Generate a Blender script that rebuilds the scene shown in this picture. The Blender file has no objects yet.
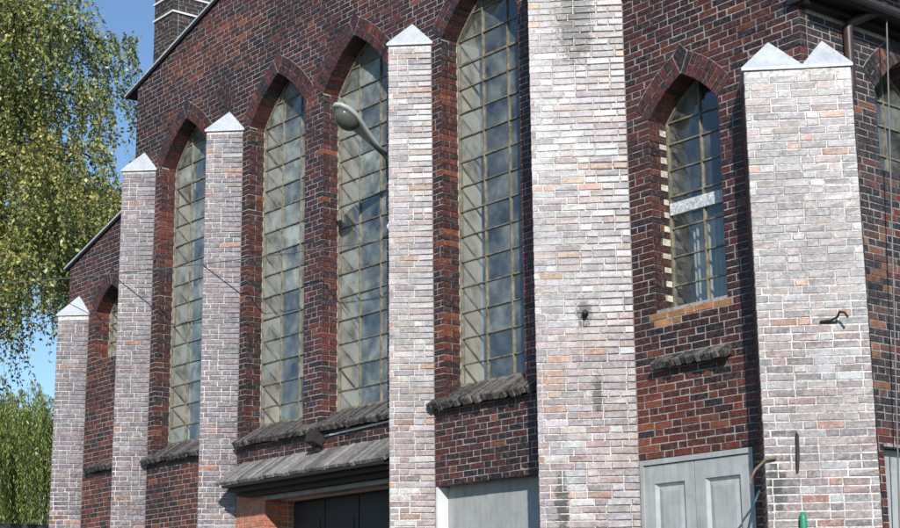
import bpy, bmesh, math, random
import numpy as np
from mathutils import Vector, Matrix, noise
from mathutils.geometry import tessellate_polygon

rng = random.Random(7)
scene = bpy.context.scene
COL = scene.collection
R = math.radians

# ------------------------------------------------------------------ camera, sky, sun, exposure
FPX, YAW, PITCH, ROLL = 1640.1, 50.853, 13.155, -0.65
CAM = Vector((0.0, -12.2, 1.6))
_y, _p, _r = R(YAW), R(PITCH), R(ROLL)
FWD = Vector((-math.sin(_y)*math.cos(_p), math.cos(_y)*math.cos(_p), math.sin(_p)))
_rt = Vector((math.cos(_y), math.sin(_y), 0)); _up = _rt.cross(FWD)
RT = _rt*math.cos(_r) + _up*math.sin(_r)
UP = _up*math.cos(_r) - _rt*math.sin(_r)
cd = bpy.data.cameras.new('camera'); cam = bpy.data.objects.new('camera', cd); COL.objects.link(cam)
cd.sensor_width = 36.0; cd.lens = FPX/900*36.0; cd.clip_end = 3000
m3 = Matrix((RT, UP, -FWD)).transposed()
cam.matrix_world = Matrix.Translation(CAM) @ m3.to_4x4()
scene.camera = cam

SUN_AZ, SUN_EL = 53.0, 28.5          # azimuth from the facade's outward normal towards +X
sd = Vector((math.sin(R(SUN_AZ))*math.cos(R(SUN_EL)), -math.cos(R(SUN_AZ))*math.cos(R(SUN_EL)), math.sin(R(SUN_EL))))
wd = bpy.data.worlds.new('World'); scene.world = wd; wd.use_nodes = True
nt = wd.node_tree; bg = nt.nodes['Background']
sk = nt.nodes.new('ShaderNodeTexSky'); sk.sky_type = 'NISHITA'; sk.sun_disc = False
sk.sun_elevation = R(SUN_EL); sk.sun_rotation = math.atan2(sd.x, sd.y)
sk.air_density = 1.0; sk.dust_density = 0.0; sk.ozone_density = 4.2
nt.links.new(sk.outputs[0], bg.inputs[0]); bg.inputs[1].default_value = 0.138
sl = bpy.data.lights.new('sun', 'SUN'); sl.energy = 5.0; sl.angle = R(0.5); sl.color = (1.0, 0.965, 0.92)
so = bpy.data.objects.new('sun', sl); COL.objects.link(so); so.rotation_euler = sd.to_track_quat('Z', 'Y').to_euler()
so.location = (20, -30, 30)
scene.view_settings.view_transform = 'Standard'; scene.view_settings.look = 'None'
scene.view_settings.exposure = 0.0; scene.view_settings.gamma = 1.0
scene.render.engine = 'CYCLES'

def to_px(p):
    d = Vector(p) - CAM; z = d.dot(FWD)
    return 450 + FPX*d.dot(RT)/z, 264 - FPX*d.dot(UP)/z, z

# ------------------------------------------------------------------ materials
def mat(name):
    m = bpy.data.materials.new(name); m.use_nodes = True
    n = m.node_tree; b = n.nodes['Principled BSDF']
    return m, n, b
def node(n, t, **kw):
    x = n.nodes.new(t)
    for k, v in kw.items():
        if hasattr(x, k): setattr(x, k, v)
        else: x.inputs[k].default_value = v
    return x
def ramp(n, fac, stops):
    r = n.nodes.new('ShaderNodeValToRGB'); e = r.color_ramp.elements
    while len(e) < len(stops): e.new(0.5)
    for i, (p, c) in enumerate(stops):
        e[i].position = p; e[i].color = (c, c, c, 1) if isinstance(c, (int, float)) else (*c, 1)
    n.links.new(fac, r.inputs[0]); return r
def mul(n, a, b, f=1.0, mode='MULTIPLY'):
    x = n.nodes.new('ShaderNodeMix'); x.data_type = 'RGBA'; x.blend_type = mode
    x.inputs[0].default_value = f
    for s, v in ((6, a), (7, b)):
        if hasattr(v, 'links'): n.links.new(v, x.inputs[s])
        else: x.inputs[s].default_value = (*v, 1)
    return x.outputs[2]
def noise_tex(n, scale, detail=4, rough=0.6, vec=None):
    t = n.nodes.new('ShaderNodeTexNoise'); t.inputs['Scale'].default_value = scale
    t.inputs['Detail'].default_value = detail; t.inputs['Roughness'].default_value = rough
    if vec is None:
        vec = n.nodes.new('ShaderNodeNewGeometry').outputs['Position']
    n.links.new(vec, t.inputs['Vector']); return t
def bump(n, b, h, strength, dist):
    x = n.nodes.new('ShaderNodeBump'); x.inputs['Strength'].default_value = strength; x.inputs['Distance'].default_value = dist
    n.links.new(h, x.inputs['Height']); n.links.new(x.outputs[0], b.inputs['Normal'])

def clinker(name, src, rlo, rhi, ior, soot=0.0, lime=0.0, stains=()):
    """hard burnt brick; colour from the piece (object colour or colour attribute)"""
    m, n, b = mat(name)
    if src == 'obj': c = n.nodes.new('ShaderNodeObjectInfo').outputs['Color']
    else:
        a = n.nodes.new('ShaderNodeAttribute'); a.attribute_name = 'col'; c = a.outputs['Color']
    t1 = noise_tex(n, 9, 5, 0.7); t2 = noise_tex(n, 55, 4, 0.65)
    c = mul(n, c, ramp(n, t1.outputs[0], ((0.25, 0.55), (0.75, 1.4))).outputs[0])
    c = mul(n, c, ramp(n, t2.outputs[0], ((0.3, 0.72), (0.7, 1.22))).outputs[0])
    if lime:
        t3 = noise_tex(n, 23, 6, 0.75)
        f = ramp(n, t3.outputs[0], ((0.47, 0.0), (0.66, lime)))
        x = n.nodes.new('ShaderNodeMix'); x.data_type = 'RGBA'; n.links.new(f.outputs[0], x.inputs[0])
        n.links.new(c, x.inputs[6]); x.inputs[7].default_value = (0.52, 0.49, 0.46, 1); c = x.outputs[2]
    if soot:
        t4 = noise_tex(n, 30, 5, 0.8)
        f = ramp(n, t4.outputs[0], ((0.62, 0.0), (0.68, soot)))
        x = n.nodes.new('ShaderNodeMix'); x.data_type = 'RGBA'; n.links.new(f.outputs[0], x.inputs[0])
        n.links.new(c, x.inputs[6]); x.inputs[7].default_value = (0.03, 0.028, 0.028, 1); c = x.outputs[2]
    sp = noise_tex(n, 85, 3, 0.7); f = ramp(n, sp.outputs[0], ((0.60, 0.0), (0.68, 0.75)))
    x = n.nodes.new('ShaderNodeMix'); x.data_type = 'RGBA'; n.links.new(f.outputs[0], x.inputs[0])
    n.links.new(c, x.inputs[6]); x.inputs[7].default_value = (0.035, 0.03, 0.03, 1); c = x.outputs[2]
    for (px, py, pz), (rx, rz) in stains:      # soot and rust run-off with a shape of its own
        g = n.nodes.new('ShaderNodeNewGeometry')
        v1 = n.nodes.new('ShaderNodeVectorMath'); v1.operation = 'SUBTRACT'; n.links.new(g.outputs['Position'], v1.inputs[0]); v1.inputs[1].default_value = (px, py, pz)
        v2 = n.nodes.new('ShaderNodeVectorMath'); v2.operation = 'MULTIPLY'; n.links.new(v1.outputs[0], v2.inputs[0]); v2.inputs[1].default_value = (1/rx, 1/rx, 1/rz)
        v3 = n.nodes.new('ShaderNodeVectorMath'); v3.operation = 'LENGTH'; n.links.new(v2.outputs[0], v3.inputs[0])
        t5 = noise_tex(n, 16, 6, 0.8); ad = n.nodes.new('ShaderNodeMath'); ad.operation = 'MULTIPLY_ADD'; ad.inputs[1].default_value = 2.15; n.links.new(t5.outputs[0], ad.inputs[0]); n.links.new(v3.outputs['Value'], ad.inputs[2])
        f = ramp(n, ad.outputs[0], ((0.0, 0.0), (1.0, 0.0)))
        mr = n.nodes.new('ShaderNodeMapRange'); mr.inputs[1].default_value = 1.5; mr.inputs[2].default_value = 1.72; mr.inputs[3].default_value = 0.95; mr.inputs[4].default_value = 0.0
        n.links.new(ad.outputs[0], mr.inputs[0]); n.nodes.remove(f)
        x = n.nodes.new('ShaderNodeMix'); x.data_type = 'RGBA'; n.links.new(mr.outputs[0], x.inputs[0])
        n.links.new(c, x.inputs[6]); x.inputs[7].default_value = (0.03, 0.027, 0.024, 1); c = x.outputs[2]
    n.links.new(c, b.inputs['Base Color'])
    rr = n.nodes.new('ShaderNodeMapRange'); rr.inputs[3].default_value = rlo; rr.inputs[4].default_value = rhi
    n.links.new(t1.outputs[0], rr.inputs[0]); n.links.new(rr.outputs[0], b.inputs['Roughness'])
    b.inputs['IOR'].default_value = ior
    bump(n, b, t2.outputs[0], 0.35, 0.006)
    return m
M = {}
STAINS = [((-12.30, -0.37, 8.35), (0.36, 0.95)), ((-12.30, -0.37, 5.02), (0.14, 0.30)), ((-12.22, -0.29, 4.15), (0.10, 0.35)), ((-12.50, -0.57, 3.05), (0.13, 0.55)), ((-9.86, -0.33, 3.0), (0.14, 0.45))]
for s in ('obj', 'attr'):
    M['wall_'+s] = clinker('dark_clinker_'+s, s, 0.36, 0.66, 1.38, soot=0.6, lime=0.14)
    M['but_'+s] = clinker('pale_clinker_'+s, s, 0.33, 0.50, 1.6, soot=0.75, lime=0.5, stains=STAINS)  # buttress brick: pale from lime and from sun glare put into the colour

def plain(name, col, rough=0.6, nz=None, var=0.25, bmp=0.0, metal=0.0, spec=0.5, bs=60):
    m, n, b = mat(name)
    t = noise_tex(n, nz or 6, 5, 0.65)
    c = mul(n, col, ramp(n, t.outputs[0], ((0.28, 1-var), (0.72, 1+var))).outputs[0])
    t2 = noise_tex(n, bs, 4, 0.6)
    c = mul(n, c, ramp(n, t2.outputs[0], ((0.3, 1-var*0.6), (0.7, 1+var*0.6))).outputs[0])
    n.links.new(c, b.inputs['Base Color']); b.inputs['Roughness'].default_value = rough
    b.inputs['Metallic'].default_value = metal; b.inputs['Specular IOR Level'].default_value = spec
    if bmp: bump(n, b, t2.outputs[0], bmp, 0.01)
    return m
def mortar_mat(name, k, dark=0.16):
    m, n, b = mat(name); t = noise_tex(n, 1.1, 6, 0.75); t2 = noise_tex(n, 30, 4, 0.7)
    r1 = ramp(n, t.outputs[0], ((0.36, (dark, dark*0.92, dark*0.85)), (0.50, (0.52*k, 0.49*k, 0.45*k)), (0.7, (0.70*k, 0.67*k, 0.63*k))))
    c = mul(n, r1.outputs[0], ramp(n, t2.outputs[0], ((0.32, 0.45), (0.55, 1.1))).outputs[0])
    n.links.new(c, b.inputs['Base Color']); b.inputs['Roughness'].default_value = 0.92; bump(n, b, t2.outputs[0], 0.5, 0.006); return m
M['mortar'] = mortar_mat('lime_mortar', 1.12, 0.42); M['mortard'] = mortar_mat('sooty_mortar', 0.66, 0.09)
M['plaster'] = plain('cream_plaster', (0.64, 0.60, 0.52), 0.9, 3.0, 0.12, 0.1)
M['dark_in'] = plain('interior_paint', (0.045, 0.05, 0.055), 0.9, 1.0, 0.2)
def cap_mat():
    m, n, b = mat('zinc_sheet'); t = noise_tex(n, 4, 6, 0.7); g = n.nodes.new('ShaderNodeNewGeometry'); mp = n.nodes.new('ShaderNodeVectorMath'); mp.operation = 'MULTIPLY'
    n.links.new(g.outputs['Position'], mp.inputs[0]); mp.inputs[1].default_value = (34, 34, 4); st = noise_tex(n, 1.0, 4, 0.6, mp.outputs[0])
    c = ramp(n, t.outputs[0], ((0.3, (0.40, 0.43, 0.45)), (0.55, (0.52, 0.545, 0.56)), (0.75, (0.60, 0.615, 0.62))))
    c = mul(n, c.outputs[0], ramp(n, st.outputs[0], ((0.32, 0.86), (0.52, 1.03))).outputs[0])
    n.links.new(c, b.inputs['Base Color']); b.inputs['Roughness'].default_value = 0.42; bump(n, b, t.outputs[0], 0.5, 0.03); return m
M['cap'] = cap_mat()
M['bar'] = plain('old_cream_paint', (0.20, 0.175, 0.125), 0.65, 10.0, 0.7, 0.3)
M['roof'] = plain('bitumen_roof', (0.06, 0.06, 0.065), 0.8, 2.0, 0.25, 0.2)
M['fascia'] = plain('dark_fascia', (0.014, 0.012, 0.012), 0.6, 4.0, 0.3)
M['pipe'] = plain('brown_downpipe', (0.055, 0.033, 0.029), 0.45, 5.0, 0.2)
M['door'] = plain('grey_door_paint', (0.36, 0.395, 0.385), 0.5, 2.2, 0.16, 0.12, bs=24)
def streaked(name, col, rough, lo, rust=None):
    m, n, b = mat(name); g = n.nodes.new('ShaderNodeNewGeometry'); mp = n.nodes.new('ShaderNodeVectorMath'); mp.operation = 'MULTIPLY'
    n.links.new(g.outputs['Position'], mp.inputs[0]); mp.inputs[1].default_value = (17, 17, 1.3)
    st = noise_tex(n, 1.0, 6, 0.7, mp.outputs[0]); t = noise_tex(n, 3.0, 6, 0.7); sp = noise_tex(n, 38, 4, 0.7)
    c = mul(n, col, ramp(n, st.outputs[0], ((0.32, lo), (0.55, 1.05), (0.8, 1.12))).outputs[0])
    c = mul(n, c, ramp(n, t.outputs[0], ((0.3, 0.8), (0.65, 1.1))).outputs[0])
    f = ramp(n, sp.outputs[0], ((0.66, 0.0), (0.72, 0.6))); x = n.nodes.new('ShaderNodeMix'); x.data_type = 'RGBA'
    n.links.new(f.outputs[0], x.inputs[0]); n.links.new(c, x.inputs[6]); x.inputs[7].default_value = (0.12, 0.10, 0.085, 1)
    n.links.new(x.outputs[2], b.inputs['Base Color']); b.inputs['Roughness'].default_value = rough; bump(n, b, sp.outputs[0], 0.3, 0.004); return m
M['door'] = streaked('grey_door_paint', (0.41, 0.425, 0.41), 0.5, 0.86)
M['doordark'] = plain('dark_door_paint', (0.028, 0.032, 0.036), 0.6, 2.0, 0.2)
M['concrete'] = streaked('grey_render', (0.36, 0.37, 0.355), 0.85, 0.82)
M['white'] = plain('white_paint', (0.72, 0.73, 0.72), 0.6, 5.0, 0.1)
M['steel'] = plain('weathered_lintel', (0.30, 0.30, 0.285), 0.7, 8.0, 0.25)
M['sill'] = clinker('weathered_sill_brick', 'attr', 0.55, 0.8, 1.45, soot=0.8, lime=0.35); M['canopy'] = M['sill']
M['iron'] = plain('rusty_iron', (0.03, 0.024, 0.021), 0.7, 20.0, 0.4)
M['rust'] = plain('bleached_rust', (0.20, 0.15, 0.10), 0.8, 20.0, 0.4)
M['lamp'] = plain('lamp_housing_paint', (0.40, 0.42, 0.39), 0.4, 6.0, 0.12)
M['green'] = plain('green_enamel', (0.03, 0.26, 0.13), 0.4, 6.0, 0.15)
M['hose'] = plain('blue_hose', (0.02, 0.06, 0.085), 0.45, 6.0, 0.2)
M['cable'] = plain('grey_cable', (0.16, 0.155, 0.15), 0.6, 6.0, 0.2)
M['peel'] = plain('peeling_white_paint', (0.55, 0.58, 0.58), 0.7, 22.0, 0.55, 0.5)
M['net'] = plain('net_curtain', (0.36, 0.39, 0.38), 0.9, 8.0, 0.3)
M['asphalt'] = plain('asphalt', (0.055, 0.054, 0.052), 0.9, 1.2, 0.25, 0.5, bs=90)
M['earth'] = plain('dry_grass_earth', (0.085, 0.09, 0.045), 0.95, 0.4, 0.35, 0.4)
M['bark'] = plain('birch_bark', (0.38, 0.36, 0.33), 0.85, 7.0, 0.7, 0.5)
M['barkd'] = plain('dark_bark', (0.07, 0.055, 0.042), 0.9, 9.0, 0.4, 0.6)
M['shed'] = plain('tarred_boards', (0.05, 0.038, 0.032), 0.8, 5.0, 0.3)

def glass_mat():
    m, n, b = mat('dusty_window_glass'); n.nodes.remove(b); out = n.nodes['Material Output']
    oi = n.nodes.new('ShaderNodeObjectInfo')
    tr = n.nodes.new('ShaderNodeBsdfTransparent'); tr.inputs[0].default_value = (0.955, 0.96, 0.95, 1)
    gl = n.nodes.new('ShaderNodeBsdfGlossy'); gl.inputs['Roughness'].default_value = 0.03
    gl.inputs[0].default_value = (0.9, 0.95, 1, 1)
    t0 = noise_tex(n, 2.6, 3, 0.5); bp = n.nodes.new('ShaderNodeBump'); bp.inputs['Strength'].default_value = 0.5; bp.inputs['Distance'].default_value = 0.03
    n.links.new(t0.outputs[0], bp.inputs['Height']); n.links.new(bp.outputs[0], gl.inputs['Normal'])
    lw = n.nodes.new('ShaderNodeLayerWeight'); lw.inputs[0].default_value = 0.5
    pw = n.nodes.new('ShaderNodeMath'); pw.operation = 'POWER'; pw.inputs[1].default_value = 4.0; n.links.new(lw.outputs['Facing'], pw.inputs[0])
    fr = n.nodes.new('ShaderNodeMath'); fr.operation = 'MULTIPLY_ADD'; fr.inputs[1].default_value = 0.9; fr.inputs[2].default_value = 0.075; n.links.new(pw.outputs[0], fr.inputs[0])
    m1 = n.nodes.new('ShaderNodeMixShader'); n.links.new(fr.outputs[0], m1.inputs[0])
    n.links.new(tr.outputs[0], m1.inputs[1]); n.links.new(gl.outputs[0], m1.inputs[2])
    df = n.nodes.new('ShaderNodeBsdfDiffuse'); df.inputs[0].default_value = (0.40, 0.43, 0.39, 1)
    gp = n.nodes.new('ShaderNodeNewGeometry'); va = n.nodes.new('ShaderNodeVectorMath'); va.operation = 'ADD'; sv = n.nodes.new('ShaderNodeMath'); sv.operation = 'MULTIPLY'; sv.inputs[1].default_value = 9.0
    n.links.new(oi.outputs['Random'], sv.inputs[0]); n.links.new(gp.outputs['Position'], va.inputs[0]); n.links.new(sv.outputs[0], va.inputs[1])
    t = noise_tex(n, 3.0, 5, 0.62, va.outputs[0])
    sc = ramp(n, t.outputs[0], ((0.34, 0.1), (0.5, 0.9), (0.66, 2.4)))
    mt = n.nodes.new('ShaderNodeMath'); mt.operation = 'MULTIPLY'
    n.links.new(sc.outputs[0], mt.inputs[0]); n.links.new(oi.outputs['Color'], mt.inputs[1])
    m2 = n.nodes.new('ShaderNodeMixShader'); n.links.new(mt.outputs[0], m2.inputs[0])
    n.links.new(m1.outputs[0], m2.inputs[1]); n.links.new(df.outputs[0], m2.inputs[2])
    n.links.new(m2.outputs[0], out.inputs[0]); return m
M['glass'] = glass_mat()
def lamp_glass():
    m, n, b = mat('lamp_bowl'); b.inputs['Base Color'].default_value = (0.13, 0.135, 0.11, 1)
    b.inputs['Roughness'].default_value = 0.18; b.inputs['Transmission Weight'].default_value = 0.25; return m
M['bowl'] = lamp_glass()
def leaf_mat(name):
    m, n, b = mat(name); a = n.nodes.new('ShaderNodeAttribute'); a.attribute_name = 'col'
    n.links.new(a.outputs['Color'], b.inputs['Base Color']); b.inputs['Roughness'].default_value = 0.38
    b.inputs['Specular IOR Level'].default_value = 0.5
    out = n.nodes['Material Output']; tl = n.nodes.new('ShaderNodeBsdfTranslucent'); n.links.new(a.outputs['Color'], tl.inputs[0])
    mx = n.nodes.new('ShaderNodeMixShader'); mx.inputs[0].default_value = 0.3
    n.links.new(b.outputs[0], mx.inputs[1]); n.links.new(tl.outputs[0], mx.inputs[2]); n.links.new(mx.outputs[0], out.inputs[0])
    return m
M['leaf'] = leaf_mat('leaf')

# ------------------------------------------------------------------ object helpers
def link(name, me, material, parent=None, offset=None):
    if material is not None and me is not None and not me.materials: me.materials.append(material)
    o = bpy.data.objects.new(name, me); COL.objects.link(o)
    if parent is not None:
        o.parent = parent
        if offset is not None: o.location = offset
    return o
def tag(o, label=None, cat=None, group=None, kind=None):
    for k, v in (('label', label), ('category', cat), ('group', group), ('kind', kind)):
        if v: o[k] = v
    return o
def empty(name, loc, label, cat, group=None):
    o = bpy.data.objects.new(name, None); COL.objects.link(o); o.location = loc; o.empty_display_size = 0.3
    return tag(o, label, cat, group)
class MB:
    def __init__(s): s.v = []; s.f = []; s.c = []
    def poly(s, pts, faces, col=None):
        k = len(s.v); s.v += [tuple(p) for p in pts]; s.f += [tuple(i+k for i in f) for f in faces]
        if col is not None: s.c += [col]*len(pts)
    def box(s, a, b, col=None):
        x0, y0, z0 = a; x1, y1, z1 = b
        s.poly([(x0,y0,z0),(x1,y0,z0),(x1,y1,z0),(x0,y1,z0),(x0,y0,z1),(x1,y0,z1),(x1,y1,z1),(x0,y1,z1)],
               [(3,2,1,0),(4,5,6,7),(0,1,5,4),(1,2,6,5),(2,3,7,6),(3,0,4,7)], col)
    def hexa(s, p, col=None):   # p: 4 bottom + 4 top, any
        s.poly(p, [(3,2,1,0),(4,5,6,7),(0,1,5,4),(1,2,6,5),(2,3,7,6),(3,0,4,7)], col)
    def tube(s, pts, rad, seg=8, cap=True):
        pts = [Vector(p) for p in pts]
        rads = rad if isinstance(rad, (list, tuple)) else [rad]*len(pts)
        k = len(s.v); prev = None
        for i, p in enumerate(pts):
            t = (pts[min(i+1, len(pts)-1)] - pts[max(i-1, 0)]).normalized()
            if prev is None:
                a = t.orthogonal().normalized()
            else:
                a = (prev - t*prev.dot(t)).normalized()
            prev = a; b = t.cross(a)
            for j in range(seg):
                an = 2*math.pi*j/seg; q = p + (a*math.cos(an) + b*math.sin(an))*rads[i]; s.v.append(tuple(q))
        for i in range(len(pts)-1):
            for j in range(seg):
                j2 = (j+1) % seg
                s.f.append((k+i*seg+j, k+i*seg+j2, k+(i+1)*seg+j2, k+(i+1)*seg+j))
        if cap:
            s.f.append(tuple(k+j for j in reversed(range(seg)))); s.f.append(tuple(k+(len(pts)-1)*seg+j for j in range(seg)))
    def mesh(s, name):
        me = bpy.data.meshes.new(name); me.from_pydata(s.v, [], s.f)
        if s.c:
            at = me.color_attributes.new('col', 'FLOAT_COLOR', 'POINT')
            at.data.foreach_set('color', np.array([(*c, 1.0) for c in s.c], dtype=np.float32).ravel())
        me.update(); return me
    def build(s, name, material, parent=None, offset=None, smooth=False):
        me = s.mesh(name)
        if smooth: me.polygons.foreach_set('use_smooth', [True]*len(me.polygons))
        return link(name, me, material, parent, offset)

def holed_plate(outer, holes, P, d0, d1):
    """2D outline with holes -> slab; P(u,z,d) maps to world"""
    mb = MB(); loops = [outer] + holes
    tris = tessellate_polygon([[Vector((u, z, 0)) for u, z in l] for l in loops])
    flat = [q for l in loops for q in l]; n = len(flat)
    mb.v = [tuple(P(u, z, d0)) for u, z in flat] + [tuple(P(u, z, d1)) for u, z in flat]
    for t in tris:
        mb.f.append(tuple(t)); mb.f.append(tuple(i+n for i in reversed(t)))
    k = 0
    for l in loops:
        for i in range(len(l)):
            a, b = k+i, k+(i+1) % len(l); mb.f.append((a, b, b+n, a+n))
        k += len(l)
    return mb

# ------------------------------------------------------------------ bricks
PITCH_Z, BH, S_, H_, J_ = 0.075, 0.0620, 0.239, 0.114, 0.0130
def brick_pts(u00, u10, u01, u11, z0, z1, depth, jit, r, ch=0.003, proud=0.0):
    """local (u, z, d) with d<0 outward; trapezoid ends allowed"""
    j = lambda: r.uniform(-jit, jit)
    e = lambda: r.uniform(-0.0028, 0.0028)
    c = [(u00+e(), z0+e()), (u10+e(), z0+e()), (u11+e(), z1+e()), (u01+e(), z1+e())]
    sg = ((1, 1), (-1, 1), (-1, -1), (1, -1)); cc = [ch*r.uniform(0.7, 2.6) for _ in range(4)]
    f = [(c[i][0]+sg[i][0]*cc[i], c[i][1]+sg[i][1]*cc[i], j()-proud) for i in range(4)]
    m = [(c[i][0], c[i][1], ch-proud) for i in range(4)]
    k = [(c[i][0], c[i][1], depth) for i in range(4)]
    return f+m+k
BF = [(0,1,2,3),(4,5,1,0),(5,6,2,1),(6,7,3,2),(7,4,0,3),(8,9,5,4),(9,10,6,5),(10,11,7,6),(11,8,4,7)]
TEMPL = {}
def template(L, key, v=0):
    k = (round(L, 3), key, v)
    if k not in TEMPL:
        bh = 0.0648 if key.startswith('wall') else 0.0620; r = random.Random(int(L*1000)+v*77); mb = MB()
        mb.poly([(u, d, z) for u, z, d in brick_pts(-L/2, L/2, -L/2, L/2, -bh/2, bh/2, 0.10, 0.0018, r)], BF)
        me = mb.mesh('brick'); me.materials.append(M[key]); TEMPL[k] = me
    return TEMPL[k]

class Wall:
    """collects bricks of one host part"""
    def __init__(s, key, maxn): s.key = key; s.bh = 0.0648 if key == 'wall' else 0.0620; s.mb = MB(); s.cand = []; s.maxn = maxn; s.extra = []
    def add(s, O, U, N, e, z0, z1, col, depth=0.1, jit=0.0022, proud=0.0, full=False, vis=None):
        # e = (u00,u10,u01,u11)
        u00, u10, u01, u11 = e
        if full and s.maxn:
            s.cand.append((O, U, N, (u00+u10)/2, u10-u00, (z0+z1)/2, col)); return
        pts = [O + U*u + Vector((0, 0, z)) - N*d for u, z, d in brick_pts(u00, u10, u01, u11, z0, z1, depth, jit, rng, proud=proud)]
        s.mb.poly(pts, BF, col)
    def finish(s, host, occl):
        sc = []
        for c in s.cand:
            O, U, N, u, L, z, col = c
            p = O + U*u + Vector((0, 0, z)); x, y, d = to_px(p)
            a = to_px(p-U*L/2); b = to_px(p+U*L/2)
            ok = 2 < a[0] and b[0] < 898 and 4 < y < 524 and not occl(p, N)
            area = abs(b[0]-a[0])*BH*FPX/d if ok else -1
            sc.append((area, c))
        sc.sort(key=lambda t: -t[0])
        for i, (a, c) in enumerate(sc):
            O, U, N, u, L, z, col = c
            if i < s.maxn and a > 0:
                o = bpy.data.objects.new('brick', template(L, s.key+'_obj', rng.randrange(14))); COL.objects.link(o); o.parent = host
                rot = Matrix((U, -N, Vector((0, 0, 1)))).transposed()
                tilt = Matrix.Rotation(rng.uniform(-1, 1)*R(0.9), 3, 'Z') @ Matrix.Rotation(rng.uniform(-1, 1)*R(1.8), 3, 'X')
                o.matrix_local = Matrix.Translation(O + U*u + Vector((0, 0, z)) + N*rng.uniform(-0.0025, 0.0025)) @ (rot @ tilt).to_4x4()
                o.color = (*col, 1)
            else:
                pts = [O + U*(u+q[0]) + Vector((0, 0, z+q[1])) - N*q[2]
                       for q in brick_pts(-L/2, L/2, -L/2, L/2, -s.bh/2, s.bh/2, 0.10, 0.0022, rng)]
                s.mb.poly(pts, BF, col)
        o = s.mb.build('brickwork', M[s.key+'_attr'], host); tag(o, kind='stuff')

def merge(iv):
    iv = sorted(iv); out = []
    for a in iv:
        if out and a[0] < out[-1][1]: out[-1] = (out[-1][0], max(out[-1][1], a[1]))
        else: out.append(a)
    return out
SEQS = ((S_, S_, H_),)
def lay(w, O, U, N, u0f, u1f, z0, z1, excl, colf, phase=None, reveal=None, jit=0.0022):
    """u0f,u1f: functions of z; excl(z)-> dict id->(l,r); reveal: id->depth of jamb"""
    k0 = int(math.ceil(z0/PITCH_Z)); k1 = int(math.floor(z1/PITCH_Z))
    for k in range(k0, k1):
        za = k*PITCH_Z + (PITCH_Z-w.bh)/2; zb = za + w.bh; zm = (za+zb)/2
        A, B = u0f(zm), u1f(zm)
        if A is None or B-A < 0.05: continue
        em, ea, eb = excl(zm), excl(za), excl(zb)
        ids = sorted(((l, r, i) for i, (l, r) in em.items() if r > A and l < B))
        segs = []; cur = A; curid = None
        for l, r, i in ids:
            if l - cur > 0.03: segs.append((cur, l, curid, i))
            if r > cur: cur = r; curid = i
        if B - cur > 0.03: segs.append((cur, B, curid, None))
        # bond boundaries
        unit = S_*2 + H_ + 3*J_
        ph = ((k*0.189 + (0.063 if k % 4 > 1 else 0)) if phase is None else phase(k)) % unit
        for a, b, ida, idb in segs:
            n0 = math.floor((a-ph)/unit) - 1; cuts = []
            u = ph + n0*unit
            while u < b + unit:
                for L in (S_, S_, H_):
                    cuts.append(u); u += L + J_
            inner = [c for c in cuts if a + 0.055 < c < b - 0.055]
            ed = [a - J_ if ida is None else a - J_] + inner + [b]
            for q in range(len(ed)-1):
                l = ed[q] if q else a
                r = ed[q+1] - J_ if q+1 < len(ed)-1 else b
                if q == 0: l = a
                if r - l < 0.02: continue
                def bound(i, side, e, dflt, other):
                    if i is None: return dflt
                    v = e.get(i)
                    return v[side] if v else dflt
                la, lb = l, l; ra, rb = r, r
                dep = 0.10; rev = None
                if q == 0 and ida is not None: la, lb = bound(ida, 1, ea, l, 0), bound(ida, 1, eb, l, 0); rev = (ida, 1)
                if q == len(ed)-2 and idb is not None: ra, rb = bound(idb, 0, ea, r, 0), bound(idb, 0, eb, r, 0); rev = (idb, 0)
                if q == 0 and ida is None: la, lb = u0f(za) or l, u0f(zb) or l
                if q == len(ed)-2 and idb is None: ra, rb = u1f(za) or r, u1f(zb) or r
                la, lb = min(la, r-0.02), min(lb, r-0.02); ra, rb = max(ra, l+0.02), max(rb, l+0.02)
                full = (abs(la-lb) < 1e-4 and abs(ra-rb) < 1e-4) and (abs((ra-la)-S_) < 0.002 or abs((ra-la)-H_) < 0.002)
                col = colf(O + U*((l+r)/2) + Vector((0, 0, zm)))
                if rev and reveal and rev[0] in reveal:
                    D = reveal[rev[0]]; d0 = 0.24 if k % 2 else 0.115
                    d0 = min(d0, D)
                    full = False; dep = d0
                    # further bricks deeper in the jamb
                    d = d0 + J_; e0, e1 = (la, min(la+0.115, ra)) if rev[1] == 1 else (max(ra-0.115, la), ra)
                    while d < D - 0.03:
                        d2 = min(d + (0.24 if k % 2 == 0 else 0.115), D)
                        pts = [O + U*uu + Vector((0, 0, zz)) - N*dd for dd in (d, d2) for uu, zz in ((e0, za), (e1, za), (e1, zb), (e0, zb))]
                        w.mb.hexa(pts, colf(O + U*((l+r)/2) + Vector((0, 0, zm)))); d = d2 + J_
                w.add(O, U, N, (la, ra, lb, rb), za, zb, col, dep, jit, full=full)

# colours (buttress tones: brick and lime, with sun glare painted in) -------------------------------------------------
def pick(tab, r):
    t = r*sum(w for w, _ in tab)
    for w, c in tab:
        t -= w
        if t <= 0: return c
    return tab[-1][1]
def vary(c, s=0.18):
    f = 1 + rng.uniform(-s, s); return tuple(max(0.008, q*f*(1+rng.uniform(-0.05, 0.05))) for q in c)
T_WALL = [(46, (0.058, 0.018, 0.018)), (22, (0.030, 0.016, 0.019)), (26, (0.096, 0.023, 0.018)), (3, (0.18, 0.055, 0.025)), (4, (0.040, 0.028, 0.034))]
T_RED = [(34, (0.088, 0.023, 0.018)), (44, (0.140, 0.032, 0.020)), (10, (0.20, 0.058, 0.025)), (12, (0.042, 0.020, 0.020))]
T_SIDE = [(40, (0.046, 0.031, 0.030)), (30, (0.030, 0.025, 0.027)), (16, (0.10, 0.05, 0.042)), (8, (0.2, 0.09, 0.05))]
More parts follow.
